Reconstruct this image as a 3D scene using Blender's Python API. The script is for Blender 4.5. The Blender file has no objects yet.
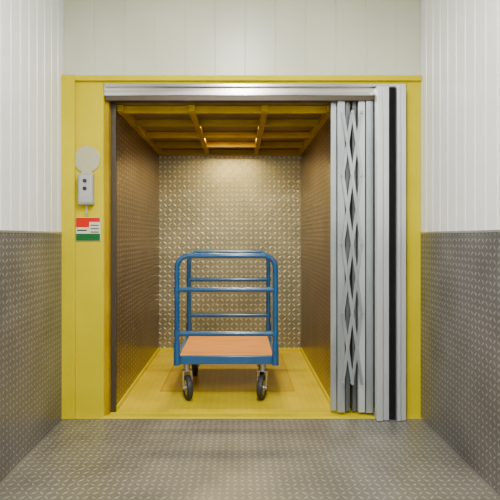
import bpy, bmesh, math
from mathutils import Vector, Matrix
S=bpy.context.scene
COL=S.collection
# ---------------------------------------------------------------- materials
def newmat(name,col,rough=.5,metal=0.,spec=None):
    m=bpy.data.materials.new(name); m.use_nodes=True
    b=m.node_tree.nodes['Principled BSDF']
    b.inputs['Base Color'].default_value=(*col,1)
    b.inputs['Roughness'].default_value=rough
    b.inputs['Metallic'].default_value=metal
    if spec is not None: b.inputs['Specular IOR Level'].default_value=spec
    return m
def noisy(name,c1,c2,scale,rough=.5,metal=0.,bump=0.,stretch=(1,1,1),spec=None):
    m=newmat(name,c1,rough,metal,spec); nt=m.node_tree; N=nt.nodes; L=nt.links; b=N['Principled BSDF']
    tc=N.new('ShaderNodeTexCoord'); mp=N.new('ShaderNodeMapping'); mp.inputs['Scale'].default_value=stretch
    nz=N.new('ShaderNodeTexNoise'); nz.inputs['Scale'].default_value=scale; nz.inputs['Detail'].default_value=5
    L.new(tc.outputs['Object'],mp.inputs[0]); L.new(mp.outputs[0],nz.inputs['Vector'])
    cr=N.new('ShaderNodeValToRGB'); cr.color_ramp.elements[0].position=.35; cr.color_ramp.elements[1].position=.65
    cr.color_ramp.elements[0].color=(*c1,1); cr.color_ramp.elements[1].color=(*c2,1)
    L.new(nz.outputs['Fac'],cr.inputs[0]); L.new(cr.outputs[0],b.inputs['Base Color'])
    if bump:
        bp=N.new('ShaderNodeBump'); bp.inputs['Strength'].default_value=bump; bp.inputs['Distance'].default_value=.003
        L.new(nz.outputs['Fac'],bp.inputs['Height']); L.new(bp.outputs[0],b.inputs['Normal'])
    return m
def tread(name,axes,base,raised,pitch=.045,rough=.4,metal=.7,bump=.6,pv=None,spec=None):
    """diamond tread plate: lozenges alternating +-45 deg in the plane given by axes"""
    m=newmat(name,base,rough,metal,spec); nt=m.node_tree; N=nt.nodes; L=nt.links; b=N['Principled BSDF']
    def M(op,a,bb=None,c=None):
        n=N.new('ShaderNodeMath'); n.operation=op
        for i,v in enumerate((a,bb,c)):
            if v is None: continue
            if isinstance(v,(int,float)): n.inputs[i].default_value=v
            else: L.new(v,n.inputs[i])
        return n.outputs[0]
    tc=N.new('ShaderNodeTexCoord'); sp=N.new('ShaderNodeSeparateXYZ'); L.new(tc.outputs['Object'],sp.inputs[0])
    u=M('DIVIDE',sp.outputs[axes[0]],pitch); v=M('DIVIDE',sp.outputs[axes[1]],pv or pitch)
    fu=M('FLOOR',u); fv=M('FLOOR',v)
    par=M('FLOORED_MODULO',M('ADD',fu,fv),2.0)
    sg=M('SUBTRACT',M('MULTIPLY',par,2.0),1.0)
    a=M('SUBTRACT',M('SUBTRACT',u,fu),.5); c=M('SUBTRACT',M('SUBTRACT',v,fv),.5)
    c2=M('MULTIPLY',c,sg)
    p=M('ABSOLUTE',M('ADD',a,c2)); q=M('ABSOLUTE',M('SUBTRACT',a,c2))
    d=M('ADD',M('DIVIDE',p,.82),M('DIVIDE',q,.28))
    h=N.new('ShaderNodeMapRange'); h.interpolation_type='SMOOTHSTEP'
    h.inputs['From Min'].default_value=1.0; h.inputs['From Max'].default_value=.45
    L.new(d,h.inputs['Value'])
    nz=N.new('ShaderNodeTexNoise'); nz.inputs['Scale'].default_value=3.5; nz.inputs['Detail'].default_value=6
    L.new(tc.outputs['Object'],nz.inputs['Vector'])
    mx=N.new('ShaderNodeMix'); mx.data_type='RGBA'
    mx.inputs['A'].default_value=(*base,1); mx.inputs['B'].default_value=(*raised,1)
    L.new(h.outputs[0],mx.inputs['Factor'])
    mr=N.new('ShaderNodeMapRange'); mr.inputs['From Min'].default_value=.3; mr.inputs['From Max'].default_value=.7
    mr.inputs['To Min'].default_value=.78; mr.inputs['To Max'].default_value=1.12; L.new(nz.outputs['Fac'],mr.inputs['Value'])
    mv=N.new('ShaderNodeVectorMath'); mv.operation='SCALE'; L.new(mx.outputs['Result'],mv.inputs[0]); L.new(mr.outputs[0],mv.inputs['Scale'])
    L.new(mv.outputs[0],b.inputs['Base Color'])
    bp=N.new('ShaderNodeBump'); bp.inputs['Strength'].default_value=bump; bp.inputs['Distance'].default_value=.002
    L.new(h.outputs[0],bp.inputs['Height']); L.new(bp.outputs[0],b.inputs['Normal'])
    return m
M_white=noisy('cream_panel',(.78,.79,.76),(.84,.85,.82),2,.30)
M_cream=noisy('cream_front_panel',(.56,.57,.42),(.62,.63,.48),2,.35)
M_yel=noisy('yellow_paint',(.56,.455,.0),(.62,.51,.0),3,.45,spec=.03)
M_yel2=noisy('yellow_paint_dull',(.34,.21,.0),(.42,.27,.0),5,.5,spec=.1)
M_floorY=tread('yellow_tread_floor','XY',(.56,.42,.0),(.64,.50,.0),.05,.30,0.,.35,spec=.10)
M_hatch=tread('worn_yellow_tread','XY',(.46,.31,.0),(.54,.38,.0),.05,.32,0.,.35,spec=.18)
M_floor=tread('steel_tread_floor','XY',(.22,.21,.18),(.44,.42,.37),.036,.40,.5,.8)
M_wallplate=tread('steel_tread_side','YZ',(.18,.17,.17),(.38,.365,.36),.034,.38,.5,.9)
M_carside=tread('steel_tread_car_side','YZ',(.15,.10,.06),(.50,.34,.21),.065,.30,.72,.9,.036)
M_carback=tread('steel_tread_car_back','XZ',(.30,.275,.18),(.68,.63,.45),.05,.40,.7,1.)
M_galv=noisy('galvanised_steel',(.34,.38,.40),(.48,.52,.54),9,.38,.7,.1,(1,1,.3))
M_galvD=noisy('galvanised_shaded',(.10,.11,.115),(.17,.18,.185),9,.45,.6,.1,(1,1,.3))  # darker steel copy: shade between the pickets put into the colour
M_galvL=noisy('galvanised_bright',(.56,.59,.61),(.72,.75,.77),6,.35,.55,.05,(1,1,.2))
M_chrome=noisy('brushed_steel',(.40,.39,.36),(.64,.63,.60),14,.22,.9,.05,(.1,1,3))
M_dark=newmat('dark_gap',(.008,.008,.008),.8,spec=.1)
M_darksteel=newmat('dark_steel',(.07,.055,.035),.5,.4)
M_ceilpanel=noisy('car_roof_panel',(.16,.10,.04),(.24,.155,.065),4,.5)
M_blue=noisy('blue_enamel',(.012,.068,.18),(.016,.088,.22),6,.18)
M_wood=noisy('plywood_deck',(.62,.24,.045),(.76,.32,.08),5,.45,0,.1,(1,9,1),.15)
M_rub=newmat('black_rubber',(.02,.02,.022),.6)
M_zinc=newmat('zinc_plate',(.50,.50,.50),.35,.8)
M_box=newmat('call_box_grey',(.36,.37,.33),.35,.3)
M_grey=newmat('grey_plastic',(.42,.41,.25),.4)
M_red=newmat('sign_red',(.60,.01,.0),.5,spec=.2)
M_green=newmat('sign_green',(.01,.12,.03),.5,spec=.2)
M_signw=newmat('sign_white',(.8,.8,.76),.4)
M_signy=newmat('sign_cream',(.62,.62,.46),.4)
M_black=newmat('sign_black',(.02,.02,.02),.4)
M_ceil=newmat('ceiling_white',(.8,.8,.78),.7)
# ---------------------------------------------------------------- mesh helpers
def finish(bm,name,mat,parent=None,bevel=0.,smooth=False):
    me=bpy.data.meshes.new(name); bmesh.ops.recalc_face_normals(bm,faces=bm.faces[:]); bm.to_mesh(me); bm.free()
    o=bpy.data.objects.new(name,me); COL.objects.link(o)
    mats=mat if isinstance(mat,(list,tuple)) else [mat]
    for m in mats: me.materials.append(m)
    if parent: o.parent=parent
    if bevel:
        md=o.modifiers.new('bev','BEVEL'); md.width=bevel; md.segments=2; md.limit_method='ANGLE'
    if smooth:
        for p in me.polygons: p.use_smooth=True
        if not bevel:
            try:
                me.set_sharp_from_angle(angle=math.radians(40))
            except Exception: pass
    return o
def addbox(bm,x0,x1,y0,y1,z0,z1,mi=0,rot=None,piv=None):
    vs=[bm.verts.new(Vector((x,y,z))) for x in(x0,x1) for y in(y0,y1) for z in(z0,z1)]
    F=[(0,1,3,2),(4,6,7,5),(0,4,5,1),(2,3,7,6),(0,2,6,4),(1,5,7,3)]
    for f in F:
        fc=bm.faces.new([vs[i] for i in f]); fc.material_index=mi
    if rot is not None:
        for v in vs: v.co=rot@(v.co-piv)+piv
def box(name,x0,x1,y0,y1,z0,z1,mat,parent=None,bevel=0.):
    bm=bmesh.new(); addbox(bm,x0,x1,y0,y1,z0,z1); return finish(bm,name,mat,parent,bevel)
def addcyl(bm,p0,p1,r,seg=24,mi=0,r2=None):
    p0=Vector(p0);p1=Vector(p1);d=p1-p0
    q=d.to_track_quat('Z','Y').to_matrix().to_4x4()
    res=bmesh.ops.create_cone(bm,cap_ends=True,segments=seg,radius1=r,radius2=r if r2 is None else r2,depth=d.length,matrix=Matrix.Translation((p0+p1)/2)@q)
    fs=set(f for v in res['verts'] for f in v.link_faces)
    for f in fs: f.material_index=mi
def tube(name,pts,r,mat,parent):
    cu=bpy.data.curves.new(name,'CURVE'); cu.dimensions='3D'; cu.bevel_depth=r; cu.bevel_resolution=5; cu.use_fill_caps=True
    sp=cu.splines.new('POLY'); sp.points.add(len(pts)-1)
    for i,p in enumerate(pts): sp.points[i].co=(*p,1)
    t=bpy.data.objects.new(name+'_c',cu); COL.objects.link(t)
    me=bpy.data.meshes.new_from_object(t.evaluated_get(bpy.context.evaluated_depsgraph_get()))
    bpy.data.objects.remove(t); me.name=name
    o=bpy.data.objects.new(name,me); COL.objects.link(o); me.materials.clear(); me.materials.append(mat); o.parent=parent
    for p in me.polygons: p.use_smooth=True
    return o
def empty(name,loc=(0,0,0)):
    e=bpy.data.objects.new(name,None); COL.objects.link(e); e.empty_display_size=.1; e.location=loc; return e
# ---------------------------------------------------------------- dimensions
XL,XR=-1.159,1.199
YF=3.0; YB=-2.4; ZC=3.0
SPLIT=1.222
def planks(name,fixed,a0,a1,z0,z1,axis,inward,mat,pitch=.10,g=.012,dep=.006,parent=None,thick=.03):
    """vertical tongue-and-groove cladding. fixed = plane coord of visible face, inward = +-1 direction facing the room"""
    prof=[]; a=a0
    while a<a1-1e-6:
        e=min(a+pitch,a1)
        prof+= [(a+g*.5,0),(max(e-g*.5,a+g*.5+.001),0),(e-g*.2,-dep),(e+g*.2,-dep)]
        a=e
    prof=[(a0,0)]+prof[:-2]+[(a1,0)]
    bm=bmesh.new()
    def V(t,d,z):
        return bm.verts.new((fixed+inward*d,t,z) if axis=='Y' else (t,fixed+inward*d,z))
    lo=[V(t,d,z0) for t,d in prof]; hi=[V(t,d,z1) for t,d in prof]
    for i in range(len(prof)-1): bm.faces.new((lo[i],lo[i+1],hi[i+1],hi[i]))
    bl=[V(a0,-thick,z0),V(a1,-thick,z0)]; bh=[V(a0,-thick,z1),V(a1,-thick,z1)]
    bm.faces.new((bl[0],bl[1],bh[1],bh[0]))
    bm.faces.new([lo[0],hi[0],bh[0],bl[0]]); bm.faces.new([lo[-1],hi[-1],bh[1],bl[1]])
    bm.faces.new(lo+[bl[1],bl[0]]); bm.faces.new(hi+[bh[1],bh[0]])
    return finish(bm,name,mat,parent)
# ---------------------------------------------------------------- corridor
floor=box('floor',XL-.06,XR+.06,YB,2.965,-.08,0,M_floor)
for side,xf,inw in (('left',XL,1),('right',XR,-1)):
    w=empty('wall_'+side)
    planks('upper_cladding',xf,YB,YF+.05,SPLIT,ZC,'Y',inw,M_white,parent=w)
    xo=xf-inw*.04
    box('tread_plate',min(xf,xo),max(xf,xo),YB,YF+.05,-.02,SPLIT-.008,M_wallplate,w)
    xi=xf+inw*.004
    box('cap_strip',min(xi,xo),max(xi,xo),YB,YF-.002,SPLIT-.010,SPLIT+.002,M_zinc,w)
box('ceiling',XL-.05,XR+.05,YB,YF+.05,ZC,ZC+.06,M_ceil)
planks('wall_behind',YB,XL,XR,0,ZC,'X',1,M_white)
planks('wall_front',YF-.002,XL,XR,2.245,ZC,'X',-1,M_cream,pitch=.2,parent=None,dep=.003,g=.008)
# ---------------------------------------------------------------- door frame
fr=empty('elevator_door_frame')
OL=-.894; OR_=1.106
box('jamb_left',XL,OL,2.985,3.07,0,2.25,M_yel,fr,.004)
box('jamb_left_return',XL,XL+.085,2.955,2.985,0,2.25,M_yel,fr,.003)
box('jamb_right',OR_,XR,2.985,3.07,0,2.25,M_yel,fr,.004)
box('lintel',OL,OR_,2.985,3.07,2.20,2.25,M_yel,fr,.003)
box('head_flashing',XL,XR,2.965,2.984,2.215,2.25,M_yel,fr,.003)
box('track_cover',OL+.0,OR_-.0,2.995,3.06,2.125,2.20,M_chrome,fr,.004)
box('track_lip',OL+.01,OR_-.01,2.975,2.995,2.178,2.198,M_chrome,fr,.002)
box('track_channel',OL+.01,OR_-.01,3.0,3.055,2.095,2.125,M_darksteel,fr)
box('inner_jamb_strip',OL,OL+.022,3.03,3.075,0,2.10,M_yel2,fr)
box('sill_plate',OL-.265,OR_+.093,2.965,2.99,-.06,.002,M_yel,fr)
bm=bmesh.new()
addbox(bm,OL,OR_,2.99,3.005,-.06,.0); addbox(bm,OL,OR_,3.02,3.035,-.06,.0); addbox(bm,OL,OR_,3.05,3.075,-.06,.0)
addbox(bm,OL,OR_,2.99,3.075,-.07,-.045)
finish(bm,'sill_grooves',M_yel,fr)
# ---------------------------------------------------------------- elevator car
car=empty('elevator_car')
CL,CR=-.841,.652; CF,CB=3.085,4.75; CZ=2.10
box('car_floor',CL-.04,1.12,CF-.008,CB+.03,-.08,0,M_floorY,car)
bm=bmesh.new()
HX0,HX1,HY0,HY1=-.60,.42,3.50,4.58
addbox(bm,HX0,HX1,HY0,HY1,0,.003)
finish(bm,'floor_hatch_plate',M_hatch,car,.001)
bm=bmesh.new()
addbox(bm,HX0-.012,HX0,HY0-.012,HY1,0,.001);addbox(bm,HX1,HX1+.012,HY0-.012,HY1,0,.001);addbox(bm,HX0,HX1,HY0-.012,HY0,0,.001)
finish(bm,'floor_hatch_joint',M_yel2,car)
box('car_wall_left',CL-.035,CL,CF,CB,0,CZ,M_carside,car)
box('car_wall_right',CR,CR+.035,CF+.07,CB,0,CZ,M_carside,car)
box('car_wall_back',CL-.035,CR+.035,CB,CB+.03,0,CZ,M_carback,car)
box('kick_left',CL,CL+.012,CF+.01,CB-.012,0,.035,M_yel,car,.002)
box('kick_right',CR-.012,CR,CF+.08,CB-.012,0,.035,M_yel,car,.002)
box('kick_back',CL+.012,CR-.012,CB-.012,CB,0,.025,M_yel,car,.002)
box('front_return',CR,1.12,3.155,3.185,0,CZ,M_darksteel,car)
box('front_return_side',1.09,1.12,CF,3.155,0,CZ,M_darksteel,car)
box('left_front_post',CL-.035,CL+.004,CF-.008,CF+.02,0,CZ,M_darksteel,car)
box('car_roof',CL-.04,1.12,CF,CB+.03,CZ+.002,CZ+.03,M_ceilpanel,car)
bm=bmesh.new(); B=.05
for y in (3.14,3.50,3.92,4.33,CB-.035): addbox(bm,CL,CR,y,y+.035,CZ-B,CZ)
for x in (CL,-.35,.155,CR-.04): addbox(bm,x,x+.045,CF+.03,CB,CZ-B+.004,CZ)
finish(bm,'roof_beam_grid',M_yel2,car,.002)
# ---------------------------------------------------------------- folding gate
g=empty('folding_gate')
def picket(name,x0,x1,y0,y1,z0,z1,mat,t=.004,lip=.012):
    """C-section vertical channel, web facing the corridor"""
    bm=bmesh.new()
    pr=[(x0,y1),(x0,y0),(x1,y0),(x1,y1),(x1-lip,y1),(x1-lip,y1-t),(x1-t,y1-t),(x1-t,y0+t),(x0+t,y0+t),(x0+t,y1-t),(x0+lip,y1-t),(x0+lip,y1)]
    lo=[bm.verts.new((x,y,z0)) for x,y in pr]; hi=[bm.verts.new((x,y,z1)) for x,y in pr]
    n=len(pr)
    for i in range(n): bm.faces.new((lo[i],lo[(i+1)%n],hi[(i+1)%n],hi[i]))
    bm.faces.new(lo); bm.faces.new(hi)
    return finish(bm,name,mat,g,.0015)
picket('picket_1',.620,.655,3.05,3.085,.02,2.10,M_galv,.003,.008)
picket('picket_2',.659,.706,3.02,3.07,.02,2.12,M_galv,.003,.01)
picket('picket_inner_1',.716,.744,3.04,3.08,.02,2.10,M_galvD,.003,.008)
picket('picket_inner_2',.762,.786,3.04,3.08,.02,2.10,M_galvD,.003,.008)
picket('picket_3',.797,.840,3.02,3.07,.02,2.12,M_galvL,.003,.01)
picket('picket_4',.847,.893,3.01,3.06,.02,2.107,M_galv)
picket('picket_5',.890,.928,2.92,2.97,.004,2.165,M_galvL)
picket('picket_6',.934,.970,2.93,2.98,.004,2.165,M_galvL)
box('dark_gap_strip',.972,1.020,2.948,2.985,.004,2.16,M_dark,g)  # shade of the gap between gate leaves, put in as a black strip
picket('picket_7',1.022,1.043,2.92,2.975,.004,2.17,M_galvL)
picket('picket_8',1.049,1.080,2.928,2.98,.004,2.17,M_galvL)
# scissor lattice
bm=bmesh.new()
def bar(bm,xa,za,xb,zb,y,w=.020,t=.004):
    d=Vector((xb-xa,0,zb-za)); L=d.length; ang=math.atan2(d.x,d.z); c=Vector(((xa+xb)/2,y,(za+zb)/2))
    R=Matrix.Rotation(ang,3,'Y')
    addbox(bm,c.x-w/2,c.x+w/2,y-t/2,y+t/2,c.z-L/2,c.z+L/2,0,R,c)
zz=[.22,.68,1.14,1.60,2.02]
LX=(.690,.752,.814)
for i in range(4):
    for xa,xb in ((LX[0],LX[1]),(LX[1],LX[2])):
        bar(bm,xa,zz[i],xb,zz[i+1],3.012); bar(bm,xb,zz[i],xa,zz[i+1],3.006)
for z in zz:
    for x in LX: addcyl(bm,(x,2.998,z),(x,3.024,z),.011,12)
for i in range(4):
    z=(zz[i]+zz[i+1])/2
    for x in (.721,.783): addcyl(bm,(x,3.0,z),(x,3.015,z),.010,12)
finish(bm,'scissor_lattice',M_galv,g)
bm=bmesh.new()
for x in (.69,.815,.87): 
    addcyl(bm,(x,3.03,2.085),(x,3.03,2.118),.008,12)
addbox(bm,.892,.968,2.975,2.994,2.13,2.160); addbox(bm,1.024,1.076,2.975,2.994,2.13,2.160)
addbox(bm,.892,.968,2.98,3.0,.004,.03)
finish(bm,'gate_hangers',M_galv,g)
# ---------------------------------------------------------------- call station
cs=empty('elevator_call_panel')
bm=bmesh.new()
addcyl(bm,(-1.0,2.985,1.70),(-1.0,2.975,1.70),.088,40)
addbox(bm,-1.035,-.965,2.972,2.985,1.60,1.66)
finish(bm,'round_backplate',M_grey,cs,.002)
box('housing',-1.048,-.950,2.94,2.985,1.40,1.605,M_box,cs,.008)
box('face_plate',-1.036,-.962,2.936,2.942,1.415,1.59,M_zinc,cs,.002)
bm=bmesh.new()
addcyl(bm,(-1.0,2.937,1.555),(-1.0,2.930,1.555),.013,20); addcyl(bm,(-1.0,2.937,1.505),(-1.0,2.930,1.505),.013,20)
finish(bm,'buttons',M_black,cs)
box('conduit',-1.006,-.994,2.972,2.985,1.33,1.41,M_grey,cs,.002)
sg=empty('safety_sign')
box('sign_board',-1.072,-.912,2.979,2.985,1.165,1.320,M_signy,sg,.001)
bm=bmesh.new(); addbox(bm,-1.070,-.985,2.977,2.980,1.255,1.317); addbox(bm,-.985,-.914,2.977,2.980,1.290,1.317); finish(bm,'red_band',M_red,sg)
bm=bmesh.new(); addbox(bm,-1.070,-.914,2.977,2.980,1.167,1.212); finish(bm,'green_band',M_green,sg)
bm=bmesh.new()
for k in range(3): addbox(bm,-.975,-.922,2.977,2.980,1.220+k*.022,1.226+k*.022)
addbox(bm,-1.064,-1.0,2.977,2.980,1.230,1.238)
finish(bm,'text_lines',M_black,sg)
# ---------------------------------------------------------------- platform trolley
tr=empty('platform_trolley')
TX0,TX1=-.462,.277; TY0,TY1=3.27,4.02; DZ=.325
# frame
bm=bmesh.new()
addbox(bm,TX0,TX1,TY0,TY0+.03,DZ-.055,DZ+.004); addbox(bm,TX0,TX1,TY1-.03,TY1,DZ-.055,DZ+.004)
addbox(bm,TX0,TX0+.03,TY0+.03,TY1-.03,DZ-.055,DZ+.004); addbox(bm,TX1-.03,TX1,TY0+.03,TY1-.03,DZ-.055,DZ+.004)
addbox(bm,TX0+.03,TX1-.03,TY0+.2,TY0+.24,DZ-.05,DZ-.016); addbox(bm,TX0+.03,TX1-.03,TY1-.24,TY1-.2,DZ-.05,DZ-.016)
finish(bm,'deck_frame',M_blue,tr,.003)
box('deck_board',TX0+.03,TX1-.03,TY0+.03,TY1-.03,DZ-.015,DZ,M_wood,tr)
R=.019
for nm,y in (('front',TY0+.0),('rear',TY1-.0)):
    xa,xb=TX0+.016,TX1-.016; zt=1.055; rr=.085
    sgn=-1 if nm=='front' else 1
    yy=y+sgn*0.012
    pts=[(xa,yy,DZ-.05),(xa,yy,zt-rr)]
    for k in range(1,9):
        a=math.pi/2*k/8; pts.append((xa+rr-rr*math.cos(a),yy,zt-rr+rr*math.sin(a)))
    for k in range(0,9):
        a=math.pi/2*k/8; pts.append((xb-rr+rr*math.sin(a),yy,zt-rr+rr*math.cos(a)))
    pts.append((xb,yy,DZ-.05))
    tube('hoop_'+nm,pts,R,M_blue,tr)
    for j,z in enumerate((.812,.495)):
        tube('rail_%s_%d'%(nm,j+1),[(xa,yy,z),(xb,yy,z)],.0185,M_blue,tr)
    # gusset sockets
    bm=bmesh.new()
    for x in (xa,xb):
        addcyl(bm,(x,yy,DZ-.055),(x,yy,DZ+.10),.0245,20)
        addcyl(bm,(x,yy,.795),(x,yy,.829),.0225,20); addcyl(bm,(x,yy,.478),(x,yy,.512),.0225,20)
    finish(bm,'sockets_'+nm,M_blue,tr,smooth=True)
# casters
def caster(i,x,y,yaw):
    bm=bmesh.new(); Rw=.088
    prof=[(.058,-.019),(.074,-.022),(.084,-.017),(.088,-.007),(.088,.007),(.084,.017),(.074,.022),(.058,.019)]
    n=36; rings=[]
    for k in range(n):
        a=2*math.pi*k/n
        rings.append([bm.verts.new((w,r*math.cos(a),Rw+r*math.sin(a))) for r,w in prof])
    for k in range(n):
        A=rings[k];Bq=rings[(k+1)%n]
        for j in range(len(prof)):
            j2=(j+1)%len(prof); bm.faces.new((A[j],A[j2],Bq[j2],Bq[j])).material_index=0
    addcyl(bm,(-.014,0,Rw),(.014,0,Rw),.058,32,1)
    addcyl(bm,(-.036,0,Rw),(.036,0,Rw),.010,12,1)
    addcyl(bm,(-.020,0,Rw),(.020,0,Rw),.022,20,1)
    off=.035
    for s in (-1,1):
        xs=s*.031
        vs=[]
        for xx in (xs-.002,xs+.002):
            vs.append([bm.verts.new((xx,a,b)) for a,b in ((-.016,Rw-.014),(.016,Rw-.014),(off+.03,Rw+.115),(off-.03,Rw+.115))])
        bm.faces.new(vs[0]).material_index=1; bm.faces.new(vs[1]).material_index=1
        for q in range(4):
            bm.faces.new((vs[0][q],vs[0][(q+1)%4],vs[1][(q+1)%4],vs[1][q])).material_index=1
    addbox(bm,-.033,.033,off-.03,off+.03,Rw+.113,Rw+.119,1)
    addcyl(bm,(0,off,Rw+.117),(0,off,Rw+.172),.024,20,1)
    addbox(bm,-.045,.045,off-.042,off+.042,.262,DZ-.056,1)
    for v in bm.verts: v.co.y-=off
    bmesh.ops.rotate(bm,cent=(0,0,0),matrix=Matrix.Rotation(yaw,3,'Z'),verts=bm.verts[:])
    bmesh.ops.translate(bm,vec=(x,y,0),verts=bm.verts[:])
    finish(bm,'caster_%d'%i,[M_rub,M_zinc],tr,smooth=True)
caster(1,TX0+.075,TY0+.085,math.radians(20))
caster(2,TX1-.100,TY0+.085,math.radians(-16))
caster(3,TX0+.085,TY1-.085,math.radians(0))
caster(4,TX1-.085,TY1-.085,math.radians(0))
# ---------------------------------------------------------------- lights
def area(name,loc,rot,sx,sy,power,col):
    l=bpy.data.lights.new(name,'AREA'); l.shape='RECTANGLE'; l.size=sx; l.size_y=sy; l.energy=power; l.color=col
    o=bpy.data.objects.new(name,l); COL.objects.link(o); o.location=loc; o.rotation_euler=rot; return o
lf=empty('ceiling_light')
for i,y in enumerate((-.6,1.3)):
    box('housing_%d'%i,-.12+.02,.12+.02,y-.6,y+.6,ZC-.05,ZC,M_signw,lf,.004)
    a=area('tube_%d'%i,(.02,y,ZC-.055),(0,0,0),.2,1.15,96,(1,.985,.94)); a.parent=lf
cl=empty('car_light')
a=area('car_lamp_rear',(-.08,4.02,CZ-.015),(0,0,0),.45,.05,27,(1,.80,.38)); a.parent=cl
a=area('car_lamp_front',(-.08,3.58,CZ-.015),(0,0,0),.9,.05,11,(1,.78,.36)); a.parent=cl
w=bpy.data.worlds.new('World'); S.world=w; w.use_nodes=True
w.node_tree.nodes['Background'].inputs[0].default_value=(.8,.85,.9,1); w.node_tree.nodes['Background'].inputs[1].default_value=.3
# ---------------------------------------------------------------- camera
cam=bpy.data.cameras.new('camera'); co=bpy.data.objects.new('camera',cam); COL.objects.link(co); S.camera=co
co.location=(0,0,1.19); co.rotation_euler=(math.radians(90),0,0)
cam.sensor_width=36; cam.lens=36*453/500; cam.shift_x=.022; cam.shift_y=-.026; cam.clip_start=.05
